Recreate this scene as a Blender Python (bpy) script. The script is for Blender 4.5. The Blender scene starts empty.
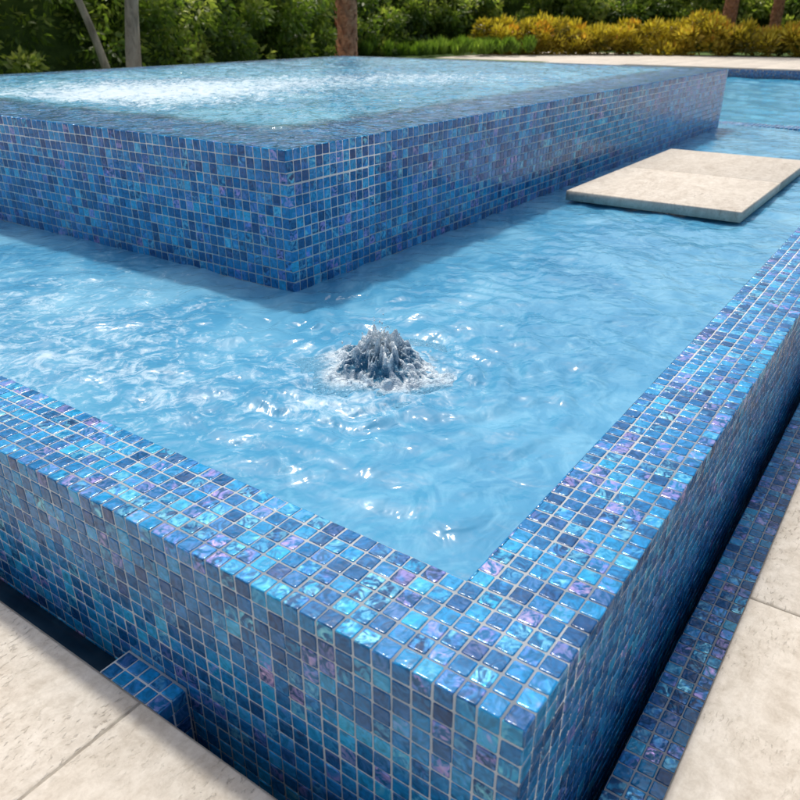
import bpy, numpy as np, math
from mathutils import Matrix, Vector
T=0.027
rng=np.random.default_rng(7)
scene=bpy.context.scene
scene.view_settings.view_transform='Standard'
scene.view_settings.look='None'
scene.view_settings.exposure=0

# ---------------------------------------------------------------- helpers
def new_obj(name,mesh,parent=None):
    o=bpy.data.objects.new(name,mesh); scene.collection.objects.link(o)
    if parent: o.parent=parent
    return o
def empty(name):
    return new_obj(name,None)
def mesh_np(name,V,F,mats=(),parent=None,smooth=None,attr=None,scale=T,pattr=None):
    me=bpy.data.meshes.new(name)
    V=np.asarray(V,dtype=np.float64)*scale
    if not isinstance(F,(list,tuple)): F=[F]
    loops=np.concatenate([f.ravel() for f in F]).astype(np.int32)
    tot=np.concatenate([np.full(len(f),f.shape[1]) for f in F]).astype(np.int32)
    start=np.concatenate([[0],np.cumsum(tot)[:-1]]).astype(np.int32)
    me.vertices.add(len(V)); me.vertices.foreach_set("co",V.ravel().astype(np.float32))
    me.loops.add(len(loops)); me.loops.foreach_set("vertex_index",loops)
    me.polygons.add(len(tot)); me.polygons.foreach_set("loop_start",start); me.polygons.foreach_set("loop_total",tot)
    if smooth is not None:
        s=np.full(len(tot),bool(smooth)) if np.isscalar(smooth) else smooth
        me.polygons.foreach_set("use_smooth",s)
    me.update(calc_edges=True)
    if attr is not None:
        a=me.attributes.new("tcol",'FLOAT_COLOR','FACE')
        a.data.foreach_set("color",attr.astype(np.float32).ravel())
    for k,v in (pattr or {}).items():
        a=me.attributes.new(k,'FLOAT','POINT'); a.data.foreach_set("value",np.asarray(v,dtype=np.float32).ravel())
    me.validate()
    for m in mats: me.materials.append(m)
    return new_obj(name,me,parent)

def boxes(B):
    B=np.asarray(B,float); n=len(B)
    idx=np.array([[0,2,4],[1,2,4],[1,3,4],[0,3,4],[0,2,5],[1,2,5],[1,3,5],[0,3,5]])
    V=B[:,idx].reshape(-1,3)
    f=np.array([[0,3,2,1],[4,5,6,7],[0,1,5,4],[1,2,6,5],[2,3,7,6],[3,0,4,7]])
    F=(f[None]+8*np.arange(n)[:,None,None]).reshape(-1,4)
    return V,F
def mat(name):
    m=bpy.data.materials.new(name); m.use_nodes=True
    nt=m.node_tree; 
    b=nt.nodes["Principled BSDF"]
    return m,nt,b
def N(nt,t,**k):
    n=nt.nodes.new(t)
    for a,v in k.items(): setattr(n,a,v)
    return n
def L(nt,a,b): nt.links.new(a,b)
def math_n(nt,op,a,b=None,c=None,clamp=False):
    n=nt.nodes.new('ShaderNodeMath'); n.operation=op; n.use_clamp=clamp
    for i,x in enumerate((a,b,c)):
        if x is None: continue
        if isinstance(x,(int,float)): n.inputs[i].default_value=x
        else: nt.links.new(x,n.inputs[i])
    return n.outputs[0]
def ramp(nt,fac,stops,interp='LINEAR'):
    r=nt.nodes.new('ShaderNodeValToRGB'); r.color_ramp.interpolation=interp
    els=r.color_ramp.elements
    while len(els)>1: els.remove(els[0])
    els[0].position=stops[0][0]; els[0].color=(*stops[0][1],1)
    for p,c in stops[1:]:
        e=els.new(p); e.color=(*c,1)
    nt.links.new(fac,r.inputs[0]); return r.outputs[0]
def noise(nt,vec,scale,detail=3,rough=.5,dist=0):
    n=nt.nodes.new('ShaderNodeTexNoise')
    n.inputs['Scale'].default_value=scale; n.inputs['Detail'].default_value=detail
    n.inputs['Roughness'].default_value=rough; n.inputs['Distortion'].default_value=dist
    if vec is not None: nt.links.new(vec,n.inputs['Vector'])
    return n.outputs[0]
def mixc(nt,fac,a,b,blend='MIX'):
    n=nt.nodes.new('ShaderNodeMix'); n.data_type='RGBA'; n.blend_type=blend
    for inp,x in ((n.inputs[0],fac),(n.inputs[6],a),(n.inputs[7],b)):
        if isinstance(x,(int,float)): inp.default_value=x
        elif isinstance(x,tuple): inp.default_value=(*x,1)
        else: nt.links.new(x,inp)
    return n.outputs[2]
def bump(nt,h,strength,dist,normal=None):
    n=nt.nodes.new('ShaderNodeBump'); n.inputs['Strength'].default_value=strength; n.inputs['Distance'].default_value=dist
    nt.links.new(h,n.inputs['Height'])
    if normal: nt.links.new(normal,n.inputs['Normal'])
    return n.outputs[0]

# ---------------------------------------------------------------- camera
C=np.array([-18.2864,-7.2044,23.0725]); yaw,pitch,roll,fpx=0.61,0.466,0.0018,758.0
f=np.array([math.cos(yaw)*math.cos(pitch),math.sin(yaw)*math.cos(pitch),-math.sin(pitch)])
r=np.cross(f,[0,0,1]); r/=np.linalg.norm(r); u=np.cross(r,f)
r2=r*math.cos(roll)+u*math.sin(roll); u2=-r*math.sin(roll)+u*math.cos(roll)
cam=bpy.data.cameras.new("camera"); co=new_obj("camera",cam)
M=Matrix(((r2[0],u2[0],-f[0],C[0]*T),(r2[1],u2[1],-f[1],C[1]*T),(r2[2],u2[2],-f[2],C[2]*T),(0,0,0,1)))
co.matrix_world=M
cam.sensor_width=36; cam.lens=fpx/800*36; cam.clip_start=.05; cam.clip_end=3000
cam.dof.use_dof=True; cam.dof.focus_distance=1.5; cam.dof.aperture_fstop=9
scene.camera=co
def back(px,py,z):
    d=f+r*(px-400)/fpx-u*(py-400)/fpx
    t=(z-C[2])/d[2]; return C+t*d
def polar(yaw_deg,dist,z=-10):
    a=math.radians(yaw_deg); return np.array([C[0]+dist/T*math.cos(a),C[1]+dist/T*math.sin(a),z])

# ---------------------------------------------------------------- light
SUN_EL,SUN_YAW=62,50
w=bpy.data.worlds.new("World"); scene.world=w; w.use_nodes=True
nt=w.node_tree; bg=nt.nodes['Background']; sky=nt.nodes.new('ShaderNodeTexSky'); sky.sky_type='NISHITA'
sky.sun_disc=False; sky.sun_elevation=math.radians(SUN_EL); sky.sun_rotation=math.radians(90-SUN_YAW)
sky.dust_density=6; sky.air_density=1.0; sky.ozone_density=.7
L(nt,sky.outputs[0],bg.inputs[0]); bg.inputs[1].default_value=.15
sl=bpy.data.lights.new("sun",'SUN'); so=new_obj("sun",sl); sl.energy=2.4; sl.angle=math.radians(3.5); sl.color=(1,.95,.87)
sd=Vector((math.cos(math.radians(SUN_YAW))*math.cos(math.radians(SUN_EL)),math.sin(math.radians(SUN_YAW))*math.cos(math.radians(SUN_EL)),math.sin(math.radians(SUN_EL))))
so.rotation_euler=sd.to_track_quat('Z','Y').to_euler()

# ---------------------------------------------------------------- materials
def tile_material(name):
    m,nt,b=mat(name)
    at=N(nt,'ShaderNodeAttribute',attribute_name="tcol")
    sep=N(nt,'ShaderNodeSeparateColor'); L(nt,at.outputs['Color'],sep.inputs[0])
    R,G,B=sep.outputs
    tc=N(nt,'ShaderNodeTexCoord')
    off=N(nt,'ShaderNodeVectorMath',operation='MULTIPLY_ADD')
    L(nt,at.outputs['Color'],off.inputs[0]); off.inputs[1].default_value=(3,3,3); L(nt,tc.outputs['Object'],off.inputs[2])
    vec=off.outputs[0]
    base=ramp(nt,R,[(0,(.002,.060,.19)),(.25,(.002,.105,.29)),(.55,(.003,.175,.43)),(.8,(.006,.27,.56)),(1,(.04,.42,.68))])
    n2=noise(nt,vec,48,2,.6,2.2)
    dep=math_n(nt,'MULTIPLY_ADD',n2,1.8,.15)
    vm=N(nt,'ShaderNodeVectorMath',operation='SCALE'); L(nt,base,vm.inputs[0]); L(nt,dep,vm.inputs['Scale'])
    base=vm.outputs[0]
    n3=noise(nt,vec,30,1,.5,1.5)
    hue=math_n(nt,'ADD',n3,math_n(nt,'MULTIPLY_ADD',B,.8,-.4))
    ir=ramp(nt,hue,[(0.1,(.03,.42,.72)),(.35,(.26,.72,.86)),(.5,(.05,.36,.80)),(.66,(.12,.30,.76)),(.80,(.46,.36,.82)),(.97,(.62,.46,.76))])
    amt=math_n(nt,'MULTIPLY',ramp(nt,n2,[(.42,(0,0,0)),(.62,(1,1,1))]),G)
    col=mixc(nt,amt,base,ir)
    L(nt,col,b.inputs['Base Color'])
    L(nt,math_n(nt,'MULTIPLY',amt,.45),b.inputs['Metallic'])
    b.inputs['Roughness'].default_value=.14
    b.inputs['IOR'].default_value=1.42
    h=noise(nt,vec,62,1,.5,.8)
    L(nt,bump(nt,h,.55,.0018),b.inputs['Normal'])
    return m
tileM=tile_material("glass_mosaic")
m,nt,b=mat("grout"); groutM=m
tc=N(nt,'ShaderNodeTexCoord'); n=noise(nt,tc.outputs['Object'],9,4,.7)
L(nt,ramp(nt,n,[(.3,(.50,.56,.58)),(.7,(.78,.80,.79))]),b.inputs['Base Color']); b.inputs['Roughness'].default_value=.8

# ---------------------------------------------------------------- tile generator
def tile_patch(origin,U,Vd,nu,nv,seed,irid=.5,size=.91,dark=0.0):
    g=np.random.default_rng(seed)
    U=np.array(U,float);Vd=np.array(Vd,float);W=np.cross(U,Vd); O=np.array(origin,float)
    iu,iv=np.meshgrid(np.arange(nu),np.arange(nv),indexing='ij'); iu=iu.ravel();iv=iv.ravel();n=len(iu)
    h=size/2; c=.055
    o=np.array([[h-c,-h],[h,-h+c],[h,h-c],[h-c,h],[-h+c,h],[-h,h-c],[-h,-h+c],[-h+c,-h]])
    s2=1-.022/h; s3=1-.07/h
    prof=np.concatenate([np.c_[o,np.full(8,-.12)],np.c_[o,np.full(8,-.04)],np.c_[o*s2,np.full(8,-.012)],np.c_[o*s3,np.zeros(8)]])
    P=np.repeat(prof[None],n,0)
    ang=g.normal(0,.012,n); ca,sa=np.cos(ang),np.sin(ang)
    sz=1+g.normal(0,.011,n)
    x=P[:,:,0]*sz[:,None];y=P[:,:,1]*sz[:,None]
    X=x*ca[:,None]-y*sa[:,None];Y=x*sa[:,None]+y*ca[:,None]
    tx=g.normal(0,.015,n);ty=g.normal(0,.015,n);dz=g.normal(0,.006,n)-.01
    Z=P[:,:,2]+X*tx[:,None]+Y*ty[:,None]+dz[:,None]
    su=(iu//12)*31+(iv//12)*17; sj=np.random.default_rng(seed+99).normal(0,.018,(4000,2))[su%4000]
    X=X+(iu+.5+g.normal(0,.010,n)+sj[:,0])[:,None];Y=Y+(iv+.5+g.normal(0,.010,n)+sj[:,1])[:,None]
    V=O+X[...,None]*U+Y[...,None]*Vd+Z[...,None]*W
    k=np.arange(8);k1=(k+1)%8
    q=np.concatenate([np.c_[k+8*j,k1+8*j,k1+8*(j+1),k+8*(j+1)] for j in range(3)])
    base=(32*np.arange(n))[:,None,None]
    Fq=(q[None]+base).reshape(-1,4)
    Ft=(np.arange(24,32)[None,None]+base).reshape(-1,8)
    rr=np.clip(g.beta(1.7,1.8,n)-dark,0,1)
    gg=np.where(g.random(n)<irid,g.uniform(.3,1,n),g.uniform(0,.15,n))
    bb=g.random(n)
    col=np.c_[rr,gg,bb,np.ones(n)]
    return V.reshape(-1,3),Fq,Ft,np.repeat(col,24,0),col
def tiles(name,patches,parent,material=None):
    Vs=[];Q=[];O=[];aq=[];ao=[];off=0
    for p in patches:
        V,Fq,Ft,cq,ct=tile_patch(*p[0],**(p[1] if len(p)>1 else {}))
        Vs.append(V);Q.append(Fq+off);O.append(Ft+off);aq.append(cq);ao.append(ct);off+=len(V)
    Q=np.concatenate(Q);O=np.concatenate(O)
    sm=np.concatenate([np.ones(len(Q),bool),np.zeros(len(O),bool)])
    return mesh_np(name,np.concatenate(Vs),[Q,O],[material or tileM],parent,sm,np.concatenate(aq+ao))

PX,PY=196,196
DEEP=20
basin=empty("tiled_pool_basin")
S=.05
gro=[(S,6-S,S,PY-S,-DEEP,-S),(6-S,PX-S,S,6-S,-DEEP,-S),(PX-6+S,PX-S,6-S,PY-S,-DEEP,-S),(6-S,PX-6+S,PY-6+S,PY-S,-DEEP,-S)]
V,F=boxes(gro); mesh_np("grout_body",V,F,[groutM],basin)
ps=[
 (((0,0,0),(1,0,0),(0,1,0),6,PY,1),dict(irid=.55)),
 (((6,0,0),(1,0,0),(0,1,0),PX-6,6,2),dict(irid=.55)),
 (((PX-6,6,0),(1,0,0),(0,1,0),6,PY-12,3),dict(irid=.5)),
 (((6,PY-6,0),(1,0,0),(0,1,0),PX-6,6,4),dict(irid=.5)),
 (((0,0,-DEEP),(0,0,1),(0,1,0),DEEP,PY,5),dict(irid=.3)),
 (((0,0,-DEEP),(1,0,0),(0,0,1),PX,DEEP,6),dict(irid=.3)),
 (((PX,0,-DEEP),(0,1,0),(0,0,1),PY,DEEP,7),dict(irid=.2)),
 (((6,6,-3),(0,1,0),(0,0,1),PY-12,3,8),dict(irid=.3)),
 (((6,6,-3),(0,0,1),(1,0,0),3,PX-12,9),dict(irid=.3)),
 (((PX-6,6,-3),(0,0,1),(0,1,0),3,PY-12,10),dict(irid=.3)),
]
tiles("mosaic_tiles",ps,basin)

SX,SY,SL,SW,SZ=32.34,40.43,151,115,12.8
spa=empty("raised_spa"); RW=14
x0,x1,y0,y1=SX,SX+SL,SY,SY+SW
V,F=boxes([(x0+S,x0+RW,y0+S,y1-S,-3,SZ-S),(x0+RW,x1-S,y0+S,y0+RW,-3,SZ-S),(x1-RW,x1-S,y0+RW,y1-S,-3,SZ-S),(x0+RW,x1-RW,y1-RW,y1-S,-3,SZ-S),
   (x0+RW,x1-RW,y0+RW,y1-RW,-3,SZ-6)])
mesh_np("grout_body",V,F,[groutM],spa)
NR=15
ps=[
 (((x0,y0,SZ),(1,0,0),(0,1,0),RW,SW,21),dict(irid=.3)),
 (((x0+RW,y0,SZ),(1,0,0),(0,1,0),SL-RW,RW,22),dict(irid=.3)),
 (((x1-RW,y0+RW,SZ),(1,0,0),(0,1,0),RW,SW-RW,23),dict(irid=.3)),
 (((x0+RW,y1-RW,SZ),(1,0,0),(0,1,0),SL-2*RW,RW,24),dict(irid=.3)),
 (((x0,y0,SZ-NR),(0,0,1),(0,1,0),NR,SW,25),dict(irid=.3)),
 (((x0,y0,SZ-NR),(1,0,0),(0,0,1),SL,NR,26),dict(irid=.45)),
 (((x1,y0,SZ-NR),(0,1,0),(0,0,1),SW,NR,27),dict(irid=.3)),
 (((x0,y1,SZ-NR),(0,0,1),(1,0,0),NR,SL,28),dict(irid=.3)),
]
tiles("mosaic_tiles",ps,spa)

# ---------------------------------------------------------------- water
def waves(X,Y,specs,seed):
    g=np.random.default_rng(seed); H=np.zeros_like(X)
    for wl,amp,n in specs:
        for _ in range(n):
            a=g.uniform(0,2*np.pi);k=2*np.pi/(wl*g.uniform(.75,1.35));ph=g.uniform(0,6.28)
            wx=X+wl*.35*np.sin(Y/wl*g.uniform(.6,1.4)+ph);wy=Y+wl*.35*np.sin(X/wl*g.uniform(.6,1.4)+ph*2)
            H+=amp*np.sin(k*(wx*np.cos(a)+wy*np.sin(a))+ph)
    return H
def grid(xs,ys):
    X,Y=np.meshgrid(xs,ys,indexing='ij');nx,ny=X.shape
    i=np.arange(nx-1)[:,None]*ny+np.arange(ny-1)[None];i=i.ravel()
    return X,Y,np.c_[i,i+ny,i+ny+1,i+1]
def foam_glint_field(X,Y,pts):
    s=np.zeros_like(X)
    for fx,fy,rad,a in pts: s+=np.clip(1-np.hypot(X-fx,Y-fy)/rad,0,1)*a
    return s
BX,BY=22.9,23.2
def water_mat(name,deep,mid,light,foam_glint_a,bump_s=.5,streak=1.0,film=None,bs=(14,45),rough=.09):
    m,nt,b=mat(name)
    tc=N(nt,'ShaderNodeTexCoord'); v=tc.outputs['Object']
    fa=N(nt,'ShaderNodeAttribute',attribute_name="foam_glint"); fsum=fa.outputs['Fac']
    n1=noise(nt,v,2.2,2,.55,1.2); n2=noise(nt,v,8,4,.62,2.6)
    col=ramp(nt,n1,[(.25,deep),(.5,mid),(.75,light)])
    sw=ramp(nt,n2,[(.46,(0,0,0)),(.70,(1,1,1))])
    n4=noise(nt,v,26,4,.70,1.8)
    thr=math_n(nt,'SUBTRACT',.66,math_n(nt,'MULTIPLY',fsum,.20))
    foam=math_n(nt,'MULTIPLY',math_n(nt,'SUBTRACT',math_n(nt,'MULTIPLY_ADD',n2,.40,math_n(nt,'MULTIPLY',n4,.65)),thr),5,clamp=True)
    foam=math_n(nt,'MULTIPLY',foam,math_n(nt,'MULTIPLY',fsum,3,clamp=True))
    col=mixc(nt,math_n(nt,'MULTIPLY',sw,.55*streak),col,light)
    col=mixc(nt,math_n(nt,'MULTIPLY',foam,foam_glint_a),col,(.66,.77,.83))
    L(nt,col,b.inputs['Base Color'])
    L(nt,math_n(nt,'MULTIPLY_ADD',foam,.4,rough),b.inputs['Roughness'])
    b.inputs['IOR'].default_value=1.33
    h=math_n(nt,'ADD',noise(nt,v,bs[0],2,.55,1.0),math_n(nt,'MULTIPLY',noise(nt,v,bs[1],1,.5,.6),.3))
    nb=bump(nt,h,bump_s,.02); L(nt,nb,b.inputs['Normal'])
    if film:
        xa,xb,ya,yb,w0,w1=[q*T for q in film]
        sx=N(nt,'ShaderNodeSeparateXYZ'); L(nt,v,sx.inputs[0])
        dx=math_n(nt,'MINIMUM',math_n(nt,'SUBTRACT',sx.outputs[0],xa),math_n(nt,'SUBTRACT',xb,sx.outputs[0]))
        dy=math_n(nt,'MINIMUM',math_n(nt,'SUBTRACT',sx.outputs[1],ya),math_n(nt,'SUBTRACT',yb,sx.outputs[1]))
        dd=math_n(nt,'ADD',math_n(nt,'MINIMUM',dx,dy),math_n(nt,'MULTIPLY_ADD',n2,3*T,-1.5*T))
        op=N(nt,'ShaderNodeMapRange',interpolation_type='SMOOTHSTEP'); L(nt,dd,op.inputs[0]); op.inputs[1].default_value=w0; op.inputs[2].default_value=w1
        opf=math_n(nt,'MULTIPLY_ADD',op.outputs[0],.84,.16)
        tr=N(nt,'ShaderNodeBsdfTransparent'); tr.inputs[0].default_value=(.90,.97,1,1)
        gl=N(nt,'ShaderNodeBsdfGlossy'); gl.inputs['Roughness'].default_value=.09; L(nt,nb,gl.inputs['Normal'])
        fr=N(nt,'ShaderNodeFresnel'); fr.inputs[0].default_value=1.22; L(nt,nb,fr.inputs['Normal'])
        m1=N(nt,'ShaderNodeMixShader'); L(nt,fr.outputs[0],m1.inputs[0]);L(nt,tr.outputs[0],m1.inputs[1]);L(nt,gl.outputs[0],m1.inputs[2])
        m2=N(nt,'ShaderNodeMixShader'); L(nt,opf,m2.inputs[0]);L(nt,m1.outputs[0],m2.inputs[1]);L(nt,b.outputs[0],m2.inputs[2])
        L(nt,m2.outputs[0],nt.nodes['Material Output'].inputs[0])
    return m
lowW=water_mat("basin_water",(.050,.245,.435),(.080,.315,.515),(.21,.49,.67),.62,bump_s=.42,bs=(11,38),rough=.12)
xs=np.concatenate([np.arange(6.02,70,.25),np.arange(70,PX-6,.7)]); ys=np.concatenate([np.arange(6.02,80,.25),np.arange(80,PY-6,.7)])
X,Y,F=grid(xs,ys)
d=np.hypot(X-BX,Y-BY)
H=waves(X,Y,[(9,.04,5),(4,.022,8),(1.8,.007,8)],3)
env=np.exp(-d/14)
th=np.arctan2(Y-BY,X-BX)
dw=d+.9*np.sin(th*3+d*.3)+.5*np.sin(th*7-d*.2)
H=H*(1+1.6*np.exp(-d/14))+.20*env*np.sin(dw*2*np.pi/2.6)*(1-np.exp(-(d/3)**2))
edge=np.clip(np.minimum(X-6,Y-6)/3,0.12,1)
Z=-.13+H*edge
ff=foam_glint_field(X,Y,[(BX,BY,10,1.1),(12,34,20,.6),(8,48,22,.65),(20,60,26,.55),(13,22,13,.4),(30,16,14,.3),(60,20,30,.25)])  # bubbler foam, plus white reflection streaks painted on the left and front-left water
mesh_np("pool_water",np.c_[X.ravel(),Y.ravel(),Z.ravel()],F,[lowW],None,True,pattr={"foam_glint":ff})

fp=[back(150,95,SZ),back(60,100,SZ),back(250,90,SZ),back(420,80,SZ),back(330,78,SZ),back(120,82,SZ),back(520,78,SZ)]
spaW=water_mat("spa_water",(.025,.21,.38),(.05,.30,.48),(.17,.47,.62),.85,bump_s=.6,film=(x0,x1,y0,y1,7.5,12.5))
e=.04
X,Y,F=grid(np.arange(x0-e,x1+.6,.5).clip(None,x1+e),np.arange(y0-e,y1+.6,.5).clip(None,y1+e))
H=waves(X,Y,[(12,.06,5),(5,.045,8),(2.2,.025,8)],5)
for p in fp: H+=.12*np.exp(-np.hypot(X-p[0],Y-p[1])/14)*waves(X,Y,[(3,.5,4)],9)
ed=np.minimum.reduce([X-x0,x1-X,Y-y0,y1-Y])
Z=SZ+.05+(H*.6+.12)*np.clip((ed-.3)/10,0,1)+.02*np.clip(ed,0,1)
ff=foam_glint_field(X,Y,[(p[0],p[1],rr_,aa) for p,rr_,aa in zip(fp,(40,36,34,32,34,38,32),(.85,.75,.65,.65,.65,.6,.55))])*np.clip((ed-9)/6,0,1)
mesh_np("spa_water_sheet",np.c_[X.ravel(),Y.ravel(),Z.ravel()],F,[spaW],spa,True,pattr={"foam_glint":ff})

# ---------------------------------------------------------------- bubbler
m,nt,b=mat("bubbler_water")
tc=N(nt,'ShaderNodeTexCoord'); at=N(nt,'ShaderNodeAttribute',attribute_name="foam"); at2=N(nt,'ShaderNodeAttribute',attribute_name="blend")
n=noise(nt,tc.outputs['Object'],95,4,.78,2.2)
fo=math_n(nt,'MULTIPLY',math_n(nt,'SUBTRACT',math_n(nt,'ADD',at.outputs['Fac'],math_n(nt,'MULTIPLY',n,1.7)),.98),1.9,clamp=True)
c=mixc(nt,fo,(.035,.16,.28),(.74,.83,.88))
c=mixc(nt,at2.outputs['Fac'],c,(.12,.37,.57))
L(nt,c,b.inputs['Base Color']); b.inputs['Roughness'].default_value=.12; b.inputs['IOR'].default_value=1.33
L(nt,bump(nt,noise(nt,tc.outputs['Object'],110,3,.6,.8),.9,.009),b.inputs['Normal'])
bubM=m
na,nr=300,130
A=np.linspace(0,2*np.pi,na,endpoint=False);Rr=np.linspace(0.0,7.2,nr)
g=np.random.default_rng(23)
def angn(kmin,kmax,n,tw=.0,rad_f=0):
    o=np.zeros((len(A),len(Rr)))
    for _ in range(n):
        k=g.integers(kmin,kmax);o+=np.sin(k*A[:,None]+g.uniform(0,6.28)+Rr[None]*g.uniform(-tw,tw))*(1 if not rad_f else np.sin(Rr[None]*g.uniform(.5,1)*rad_f+g.uniform(0,6.28)))
    return o/math.sqrt(n)
lobes=angn(2,6,5,.9);str_=angn(6,17,8,2.6);fine=angn(14,40,10,5,6.0);turb=angn(3,12,14,3.5,4.5)
rad=Rr[None]*(1+.18*lobes)
h=1.55*np.exp(-(rad/2.1)**2.6)+.85*np.exp(-(rad/3.4)**3)
slope=np.clip(rad/.7,0,1)*np.exp(-(rad/3.9)**4)
top=np.exp(-(rad/2.0)**2)
h=h+slope*(.07*str_+.14*fine+.22*turb)+top*.42*np.clip(turb+.8*fine,-1,2)*np.clip(rad/.4,0,1)
h=h+.16*np.sin(rad*3.0+lobes)*np.exp(-rad/5)*np.clip(rad/3,0,1)
fade=np.clip((7.2-Rr[None])/2.6,0,1); fade=fade*fade*(3-2*fade)
z=-.13+h*fade-.28*(1-fade)
rj=1+.07*turb*slope
Vb=np.stack([BX+Rr[None]*np.cos(A)[:,None]*rj,BY+Rr[None]*np.sin(A)[:,None]*rj,z],-1)
i=np.arange(na)[:,None]*nr+np.arange(nr-1)[None];j=((np.arange(na)+1)%na)[:,None]*nr+np.arange(nr-1)[None]
Fb=np.stack([i,i+1,j+1,j],-1).reshape(-1,4)
foam=np.clip(.30+.12*str_+.26*fine+.26*turb+.40*np.exp(-(rad/1.3)**2)+.38*np.exp(-((rad-3.8)/.8)**2)-.14*np.exp(-((rad-2.3)/.7)**2),0,1)
bl=np.clip((rad-3.2)/1.8+.22*turb,0,1)*np.ones_like(foam)
foam=foam*np.clip((6.0-rad)/1.5,0,1)
VV=Vb.reshape(-1,3); fm=foam.ravel()
import bmesh
bm=bmesh.new(); bmesh.ops.create_icosphere(bm,subdivisions=2,radius=1)
sv=np.array([v.co[:] for v in bm.verts]);sf=np.array([[v.index for v in ff_.verts] for ff_ in bm.faces]);bm.free()
dv=[];df=[];o=len(VV)
for k in range(300):
    a=g.uniform(0,6.28);rr=abs(g.normal(0,1.9))+.1;zz=max(.05,2.4*math.exp(-(rr/2.3)**2)+g.exponential(.32));s=g.uniform(.018,.065)
    dv.append(sv*s*np.array([1,1,g.uniform(.8,2.0)])+np.array([BX+rr*math.cos(a),BY+rr*math.sin(a),zz]));df.append(sf+o);o+=len(sv)
nd=sum(len(x) for x in dv)
bo=mesh_np("water_bubbler",np.concatenate([VV]+dv),[Fb,np.concatenate(df)],[bubM],None,True,
   pattr={"foam":np.concatenate([fm,np.full(nd,.9)]),"blend":np.concatenate([(bl*.85).ravel(),np.full(nd,.1)])})

# ---------------------------------------------------------------- travertine
def trav_mat():
    m,nt,b=mat("travertine"); at=N(nt,'ShaderNodeAttribute',attribute_name="tcol"); sep=N(nt,'ShaderNodeSeparateColor'); L(nt,at.outputs['Color'],sep.inputs[0])
    tc=N(nt,'ShaderNodeTexCoord')
    off=N(nt,'ShaderNodeVectorMath',operation='MULTIPLY_ADD'); L(nt,at.outputs['Color'],off.inputs[0]); off.inputs[1].default_value=(7,7,7); L(nt,tc.outputs['Object'],off.inputs[2])
    v=off.outputs[0]
    mp=N(nt,'ShaderNodeMapping'); mp.inputs['Scale'].default_value=(1,2.6,1); L(nt,v,mp.inputs[0])
    n1=noise(nt,mp.outputs[0],5.5,6,.7,1.0); n2=noise(nt,v,40,5,.8,.3)
    c=ramp(nt,n1,[(.30,(.42,.365,.29)),(.5,(.57,.525,.445)),(.70,(.68,.64,.565))])
    c=mixc(nt,.42,c,ramp(nt,n2,[(.34,(.37,.325,.26)),(.6,(.69,.645,.565))]))
    vm=N(nt,'ShaderNodeVectorMath',operation='SCALE'); L(nt,c,vm.inputs[0]); L(nt,math_n(nt,'MULTIPLY_ADD',sep.outputs[1],.14,.93),vm.inputs['Scale'])
    n5=noise(nt,mp.outputs[0],62,3,.6,.4); n6=noise(nt,v,6,2,.5)
    pit=math_n(nt,'MULTIPLY',ramp(nt,n5,[(.58,(0,0,0)),(.66,(1,1,1))]),ramp(nt,n6,[(.40,(0,0,0)),(.60,(1,1,1))]))
    c=mixc(nt,math_n(nt,'MULTIPLY',pit,.5),vm.outputs[0],(.25,.21,.16))
    L(nt,c,b.inputs['Base Color']); b.inputs['Roughness'].default_value=.75
    h=math_n(nt,'SUBTRACT',math_n(nt,'MULTIPLY',n2,.6),pit)
    L(nt,bump(nt,h,.5,.003),b.inputs['Normal']); return m
travM=trav_mat()
def pavers(name,B,parent=None,ch=.16,matl=None,seed=1):
    g=np.random.default_rng(seed);B=np.asarray(B,float);n=len(B)
    x0,x1,y0,y1,z,t=B.T
    def ring(i,zz): return np.stack([np.stack([x0+i,y0+i,zz],-1),np.stack([x1-i,y0+i,zz],-1),np.stack([x1-i,y1-i,zz],-1),np.stack([x0+i,y1-i,zz],-1)],1)
    V=np.concatenate([ring(0,z-t),ring(0,z-ch),ring(ch*.35,z-ch*.3),ring(ch,z)],1)
    q=[];k=np.arange(4);k1=(k+1)%4
    for j in range(3): q.append(np.c_[k+4*j,k1+4*j,k1+4*j+4,k+4*j+4])
    q.append(np.array([[12,13,14,15],[3,2,1,0]]));q=np.concatenate(q)
    F=(q[None]+16*np.arange(n)[:,None,None]).reshape(-1,4)
    col=np.c_[g.random((n,3)),np.ones(n)]
    return mesh_np(name,V.reshape(-1,3),F,[matl or travM],parent,None,np.repeat(col,len(q),0))
P=22.6;gp=.13;G=-10.0;B=[]
def deck(xa,xb,ya,yb,ox,oy):
    xs_=np.unique(np.clip(np.concatenate([[xa,xb],np.arange(math.floor((xa-ox)/P)*P+ox,xb+P,P)]),xa,xb))
    ys_=np.unique(np.clip(np.concatenate([[ya,yb],np.arange(math.floor((ya-oy)/P)*P+oy,yb+P,P)]),ya,yb))
    for a,b_ in zip(xs_[:-1],xs_[1:]):
        for c,d_ in zip(ys_[:-1],ys_[1:]):
            if b_-a>.5 and d_-c>.5: B.append((a+gp/2,b_-gp/2,c+gp/2,d_-gp/2,G+rng.normal(0,.02),1.1))
XL,YR=-2.2,-3.9
deck(-160,XL,YR,330,XL,21.1)
deck(-160,XL,-200,YR,XL,YR)
deck(XL,860,-200,YR,25.5,YR)
deck(650,860,YR,420,650,YR)
deck(XL,650,232,300,25.5,232)
deck(XL,200,PY+2,232,25.5,232)
pavers("travertine_deck",B,None)
m,nt,b=mat("joint_mortar"); mortar=m
tc=N(nt,'ShaderNodeTexCoord'); L(nt,ramp(nt,noise(nt,tc.outputs['Object'],60,3),[(.3,(.28,.25,.21)),(.7,(.44,.41,.35))]),b.inputs['Base Color']); b.inputs['Roughness'].default_value=.9
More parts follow.
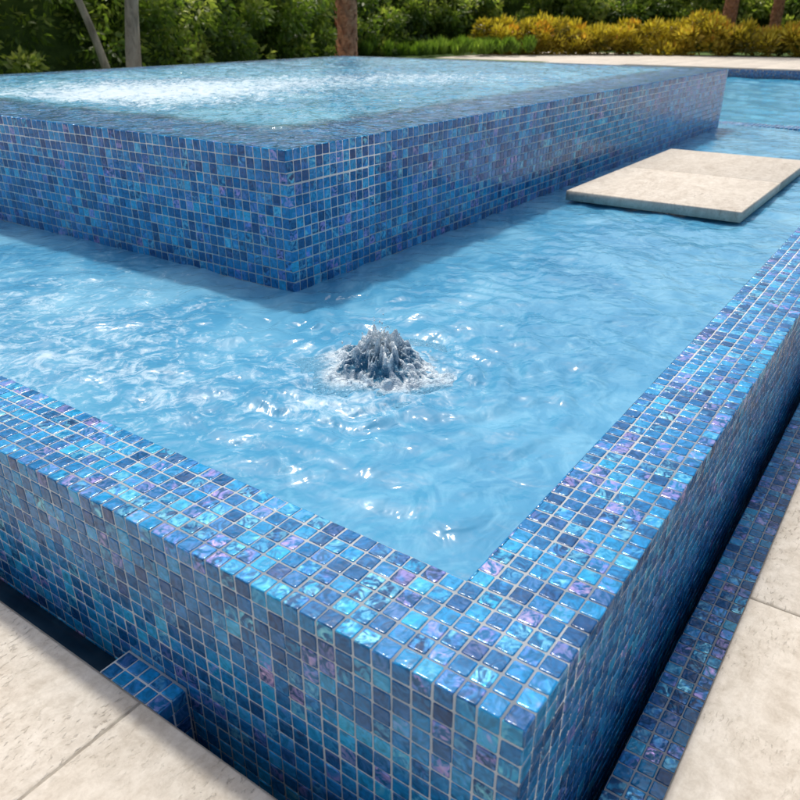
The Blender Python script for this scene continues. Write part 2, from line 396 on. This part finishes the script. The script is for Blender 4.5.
sub=[(-160,XL-.02,-200,330,-25,G-.10),(XL-.02,860,-200,YR-.02,-25,G-.10),(650.02,860,YR,420,-25,G-.10),(XL,650,232.02,300,-25,G-.10),(XL,200,PY+2.02,232,-25,G-.10)]
V,F=boxes(sub); mesh_np("deck_mortar_bed",V,F,[mortar],None)

# ---- overflow gutter
gut=empty("overflow_gutter")
m,nt,b=mat("wet_channel"); b.inputs['Roughness'].default_value=.05
tc=N(nt,'ShaderNodeTexCoord'); L(nt,ramp(nt,noise(nt,tc.outputs['Object'],12,3),[(.3,(.012,.035,.06)),(.7,(.03,.07,.11))]),b.inputs['Base Color']); chanM=m
GF=-13.6
V,F=boxes([(XL+.02,-.02,0,20,-22,-DEEP+.4),(XL+.02,-.02,25.15,PY,-20,-12.15),(0,PX+2,-.72,-.02,-22,-DEEP+.4)])
mesh_np("channel_water",V,F,[chanM],gut)
V,F=boxes([(XL+.02,PX+2,YR+.02,-.75-S,-22,GF-S),(XL+.02,-.02,20.1,25.1,-19.9,-10.35-S)])
mesh_np("channel_grout",V,F,[groutM],gut)
tiles("channel_tiles",[
 (((-2,-3.75,GF),(1,0,0),(0,1,0),PX+4,3,41),dict(irid=.65)),
 (((-2,-.75,GF-6),(0,0,1),(1,0,0),6,PX+4,45),dict(irid=.3)),
 (((XL+.1,20,-10.35),(1,0,0),(0,1,0),2,5,42),dict(irid=.5)),
 (((XL+.1,20,-19.35),(1,0,0),(0,0,1),2,9,43),dict(irid=.3)),
],gut)

# ---- stepping pads
pad=empty("stepping_pad")
sxa,sxb,sya,syb=84.0,131.0,12.3,35.8; mid=(sxa+sxb)/2
pavers("travertine_slabs",[(sxa,mid-.08,sya,syb,1.6,1.35),(mid+.08,sxb,sya,syb,1.6,1.35)],pad,ch=.14,seed=5)
V,F=boxes([(sxa+3,sxb-3,sya+3,syb-3,-3,.2)]); mesh_np("pedestal_core",V,F,[groutM],pad)
n_x=int(sxb-sxa-6);n_y=int(syb-sya-6)+1
tiles("pedestal_tiles",[
 (((sxa+2.95,sya+2.95,-2.85),(0,0,1),(0,1,0),3,n_y,51),),
 (((sxa+2.95,sya+2.95,-2.85),(1,0,0),(0,0,1),n_x,3,52),)],pad)

# ---------------------------------------------------------------- main swimming pool
sp=empty("swimming_pool")
poolW=water_mat("pool_water_far",(.03,.25,.46),(.05,.34,.56),(.12,.46,.66),.1,bump_s=.35)
X,Y,F=grid(np.arange(PX+.1,650,2.5),np.arange(YR,232,2.5))
Z=-17+waves(X,Y,[(30,.15,4),(12,.08,5)],8)
mesh_np("water",np.c_[X.ravel(),Y.ravel(),Z.ravel()],F,[poolW],sp,True,pattr={"foam_glint":np.zeros_like(X)})
V,F=boxes([(650+S,652,YR-2,234,-40,G-1.15),(PX,650,232+S,234,-40,G-1.15),(PX,650,YR-2,YR,-40,G-1.15)])
mesh_np("wall",V,F,[groutM],sp)
tiles("waterline_tiles",[(((650,YR,-20),(0,0,1),(0,1,0),9,int(232-YR),61),dict(irid=.1,dark=.15)),
  (((PX,232,-20),(1,0,0),(0,0,1),650-PX,9,62),dict(irid=.1,dark=.15))],sp)

# ---------------------------------------------------------------- ground
m,nt,b=mat("lawn"); tc=N(nt,'ShaderNodeTexCoord')
L(nt,ramp(nt,noise(nt,tc.outputs['Object'],6,5,.7),[(.3,(.045,.09,.015)),(.55,(.09,.17,.03)),(.75,(.15,.24,.05))]),b.inputs['Base Color']); b.inputs['Roughness'].default_value=.9
BIG=30000;zg=G-.3
hx0,hx1,hy0,hy1=-150,855,-190,290
V=[(-BIG,-BIG,zg),(BIG,-BIG,zg),(BIG,BIG,zg),(-BIG,BIG,zg),(hx0,hy0,zg),(hx1,hy0,zg),(hx1,hy1,zg),(hx0,hy1,zg)]
mesh_np("ground",V,np.array([[0,1,5,4],[1,2,6,5],[2,3,7,6],[3,0,4,7]]),[m])

# ---------------------------------------------------------------- foliage
def leaf_mat(name,stops,rough=.45):
    m,nt,b=mat(name); at=N(nt,'ShaderNodeAttribute',attribute_name="tcol"); sep=N(nt,'ShaderNodeSeparateColor'); L(nt,at.outputs['Color'],sep.inputs[0])
    c=ramp(nt,sep.outputs[0],stops)
    L(nt,c,b.inputs['Base Color']); b.inputs['Roughness'].default_value=rough
    tl=N(nt,'ShaderNodeBsdfTranslucent'); g_=N(nt,'ShaderNodeVectorMath',operation='MULTIPLY'); L(nt,c,g_.inputs[0]); g_.inputs[1].default_value=(1.3,1.5,.7); L(nt,g_.outputs[0],tl.inputs[0])
    mx=N(nt,'ShaderNodeMixShader'); mx.inputs[0].default_value=.45; out=nt.nodes['Material Output']
    L(nt,b.outputs[0],mx.inputs[1]);L(nt,tl.outputs[0],mx.inputs[2]);L(nt,mx.outputs[0],out.inputs[0]); return m
def leaves(Pm,dirs,length,width,shade,name,material,parent=None):
    n=len(Pm);g=rng
    d=dirs/np.linalg.norm(dirs,axis=1,keepdims=True)
    s=np.cross(d,g.normal(size=(n,3)));s/=np.linalg.norm(s,axis=1,keepdims=True);nn=np.cross(d,s)
    L_=length[:,None];W_=width[:,None]
    a=Pm;b_=Pm+d*L_*.45+s*W_*.5+nn*W_*.15;c=Pm+d*L_-nn*L_*.12;e_=Pm+d*L_*.45-s*W_*.5+nn*W_*.15
    V=np.stack([a,b_,c,e_],1).reshape(-1,3)
    q=np.array([[0,1,2],[0,2,3]])
    F=(q[None]+4*np.arange(n)[:,None,None]).reshape(-1,3)
    col=np.c_[shade,g.random(n),g.random(n),np.ones(n)]
    return mesh_np(name,V,F,[material],parent,None,np.repeat(col,2,0),scale=1)
def hedge_pts(path,n,depth,height,clump=.5,dens=7,uni=.85):
    path=np.array(path,float);seg=np.diff(path,axis=0);ln=np.linalg.norm(seg,axis=1);cum=np.r_[0,np.cumsum(ln)]
    nc=max(8,int(cum[-1]*height*dens))
    def along(s):
        i=np.clip(np.searchsorted(cum,s)-1,0,len(seg)-1);return path[i]+seg[i]*((s-cum[i])/ln[i])[:,None],seg[i]/ln[i][:,None]
    sc=rng.uniform(0,cum[-1],nc);cp,cd=along(sc);nrm=np.c_[-cd[:,1],cd[:,0]]
    prof=.85+.15*np.sin(sc*1.3)+.1*np.sin(sc*3.1+1)
    cz=rng.random(nc)**uni*height*prof; dd=rng.uniform(-.5,.5,nc)*depth
    cc=np.c_[cp+nrm*dd[:,None],cz]
    csz=rng.uniform(.18,.42,nc)*clump*2
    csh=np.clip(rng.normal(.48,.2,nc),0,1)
    k=rng.integers(0,nc,n)
    v=rng.normal(size=(n,3));v/=np.linalg.norm(v,axis=1,keepdims=True)
    rad=csz[k]*rng.random(n)**.33
    p=cc[k]+v*rad[:,None]*np.array([1,1,.8])
    p[:,2]=np.maximum(p[:,2],.03)
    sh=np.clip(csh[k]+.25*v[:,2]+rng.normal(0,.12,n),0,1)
    p[:,2]+=G*T
    return p,v,sh
def pm(yd,dist): return polar(yd,dist)[:2]*T
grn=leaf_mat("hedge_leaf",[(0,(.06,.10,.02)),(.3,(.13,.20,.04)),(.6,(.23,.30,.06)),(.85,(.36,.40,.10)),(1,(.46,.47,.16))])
path=[pm(88,11),pm(72,11.5),pm(58,13),pm(46,16),pm(38,22),pm(30,27),pm(20,28),pm(8,29),pm(-8,29)]
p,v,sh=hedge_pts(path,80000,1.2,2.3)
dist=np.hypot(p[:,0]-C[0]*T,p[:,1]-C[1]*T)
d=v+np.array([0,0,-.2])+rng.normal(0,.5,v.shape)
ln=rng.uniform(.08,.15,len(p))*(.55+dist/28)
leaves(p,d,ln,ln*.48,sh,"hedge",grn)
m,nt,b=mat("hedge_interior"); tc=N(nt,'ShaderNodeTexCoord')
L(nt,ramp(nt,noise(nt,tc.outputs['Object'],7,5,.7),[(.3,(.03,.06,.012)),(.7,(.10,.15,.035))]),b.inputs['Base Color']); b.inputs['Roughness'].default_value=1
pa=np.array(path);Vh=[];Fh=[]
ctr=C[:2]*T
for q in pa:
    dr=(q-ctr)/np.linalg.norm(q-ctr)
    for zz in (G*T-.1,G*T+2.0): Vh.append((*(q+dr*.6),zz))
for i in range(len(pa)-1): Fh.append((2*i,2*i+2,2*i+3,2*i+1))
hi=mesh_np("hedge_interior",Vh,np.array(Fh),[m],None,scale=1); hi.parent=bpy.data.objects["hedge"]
yel=leaf_mat("croton_leaf",[(0,(.10,.09,.012)),(.25,(.30,.22,.02)),(.55,(.52,.38,.04)),(.85,(.64,.50,.09)),(1,(.62,.30,.04))])
path2=[pm(29.8,23.6),pm(20,24.5),pm(8,25),pm(-6,25.5)]
p,v,sh=hedge_pts(path2,38000,1.2,.80,clump=.36,dens=26,uni=.7)
ln=rng.uniform(.10,.20,len(p)); leaves(p,v+np.array([0,0,.6]),ln,ln*.32,sh,"croton_shrubs",yel)
grs=leaf_mat("grass_blade",[(0,(.10,.17,.02)),(.6,(.20,.31,.04)),(1,(.32,.42,.08))])
path3=[pm(42,21.0),pm(37,22),pm(33,22.3),pm(28,22.8),pm(26,23)]
p,v,sh=hedge_pts(path3,16000,1.6,.24,clump=.2,dens=60)
ln=rng.uniform(.14,.28,len(p)); leaves(p,np.abs(v)*np.array([.3,.3,0])+np.array([0,0,1])+rng.normal(0,.25,v.shape),ln,ln*.12,sh,"ornamental_grass",grs)

# ---------------------------------------------------------------- trees
def tube(pts,rads,ns=14,rough=0.0,seed=0):
    g=np.random.default_rng(seed);pts=np.array(pts,float);n=len(pts)
    tan=np.gradient(pts,axis=0);tan/=np.linalg.norm(tan,axis=1,keepdims=True)
    V=[]
    for i in range(n):
        a=np.cross(tan[i],[0.3,1,.1]);a/=np.linalg.norm(a);b_=np.cross(tan[i],a)
        for k in range(ns):
            t=2*np.pi*k/ns;rr=rads[i]*(1+g.normal(0,rough));V.append(pts[i]+a*rr*math.cos(t)+b_*rr*math.sin(t))
    F=[(i*ns+k,i*ns+(k+1)%ns,(i+1)*ns+(k+1)%ns,(i+1)*ns+k) for i in range(n-1) for k in range(ns)]
    return np.array(V),np.array(F)
def bark(name,c1,c2,sc):
    m,nt,b=mat(name);tc=N(nt,'ShaderNodeTexCoord');mp=N(nt,'ShaderNodeMapping');mp.inputs['Scale'].default_value=sc;L(nt,tc.outputs['Object'],mp.inputs[0])
    n=noise(nt,mp.outputs[0],1,5,.65,.5);L(nt,ramp(nt,n,[(.32,c1),(.68,c2)]),b.inputs['Base Color']);b.inputs['Roughness'].default_value=.9
    L(nt,bump(nt,n,.8,.02),b.inputs['Normal']);return m
greyB=bark("grey_bark",(.15,.13,.095),(.42,.37,.28),(14,14,5)); palmB=bark("palm_bark",(.20,.07,.03),(.58,.28,.14),(16,16,16))
def broad_tree(yd,dist,rad,lean,seed,h=5.5):
    g=np.random.default_rng(seed);b0=np.array([*pm(yd,dist),G*T-.1]);e_=empty("shade_tree")
    side=np.array([r[0],r[1],0]);ts=np.linspace(0,1,18)
    pts=[b0+np.array([0,0,h*.7*t])+side*lean*(t**1.3)+side*.06*math.sin(t*7+seed) for t in ts]
    V,F=tube(pts,rad*(1-.45*ts)+rad*.5*np.exp(-ts*14),12,.03,seed);mesh_np("trunk",V,F,[greyB],e_,True,scale=1)
    LV=[];LF=[];o=0;ends=[]
    for k in range(9):
        a=k*2.4+seed;dirr=np.array([math.cos(a),math.sin(a),g.uniform(.5,1.1)]);st=pts[g.integers(11,18)]
        q=[st+dirr*t*g.uniform(1.3,1.9)+np.array([0,0,.25*t*t]) for t in np.linspace(0,1,7)]
        V,F=tube(q,rad*.4*(1-.8*np.linspace(0,1,7)),8,0,k);LV.append(V);LF.append(F+o);o+=len(V);ends+=[q[-1],q[4]]
    mesh_np("limbs",np.concatenate(LV),np.concatenate(LF),[greyB],e_,True,scale=1)
    ends=np.array(ends);n=4000;k=g.integers(0,len(ends),n);v=g.normal(size=(n,3));v/=np.linalg.norm(v,axis=1,keepdims=True)
    p=ends[k]+v*(g.random(n)**.4*.65)[:,None];ln=g.uniform(.1,.18,n)
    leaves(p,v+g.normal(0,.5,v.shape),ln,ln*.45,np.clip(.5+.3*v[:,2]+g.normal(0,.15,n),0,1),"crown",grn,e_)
def yaw_of(px): return math.degrees(yaw)-math.degrees(math.atan((px-400)/ (fpx*math.cos(pitch)+ 381*math.sin(pitch))))
broad_tree(yaw_of(97),10.9,.05,-.9,1)
broad_tree(yaw_of(119),10.0,.085,1.0,2)
def palm(px,dist,rad,seed,h=4.6):
    g=np.random.default_rng(seed);b0=np.array([*pm(yaw_of(px),dist),G*T-.1]);e_=empty("palm_tree")
    ts=np.linspace(0,1,60);pts=[b0+np.array([.05*math.sin(t*3),0,h*t]) for t in ts]
    V,F=tube(pts,rad*(1-.15*ts),20,.01,seed);mesh_np("trunk",V,F,[palmB],e_,True,scale=1)
    Bv=[];Bf=[];o=0
    for k in range(int(h/.022)):
        a=k*2.399;zz=k*.022;c_=b0+np.array([0,0,zz]);rr=rad*.93
        t=np.array([-math.sin(a),math.cos(a),0]);n_=np.array([math.cos(a),math.sin(a),0]);s_=.05*rad/.17
        q=[c_+n_*rr+t*s_,c_+n_*rr-t*s_,c_+n_*(rr+.035)-t*s_*.6+np.array([0,0,.075]),c_+n_*(rr+.035)+t*s_*.6+np.array([0,0,.075]),c_+n_*rr*.8+np.array([0,0,.085])]
        Bv+=q;Bf+=[(o,o+3,o+2),(o,o+2,o+1),(o+3,o+4,o+2)];o+=5
    mesh_np("leaf_boots",np.array(Bv),np.array(Bf),[palmB],e_,scale=1)
    top=pts[-1];Pp=[];D=[];Ln=[]
    for k in range(20):
        a=k*2.399;el=g.uniform(-.1,1.1);hd=np.array([math.cos(a),math.sin(a),0])
        for t in np.linspace(.1,1,36):
            c_=top+hd*2.3*t*math.cos(el*.6)+np.array([0,0,2.0*t*math.sin(el)-1.5*t*t]);sd_=np.array([-hd[1],hd[0],0])
            for sg in (-1,1): Pp.append(c_);D.append(hd*.6+sd_*sg+np.array([0,0,-.35]));Ln.append(.55*(1-.6*t))
    Pp=np.array(Pp);D=np.array(D);Ln=np.array(Ln);leaves(Pp,D,Ln,np.full(len(Ln),.04),np.clip(rng.normal(.5,.15,len(Ln)),0,1),"fronds",grn,e_)
palm(345,11.5,.14,3)
palm(728,26.0,.20,4,h=5)
palm(775,27,.16,5,h=5.5)
print("done",len(bpy.data.objects))
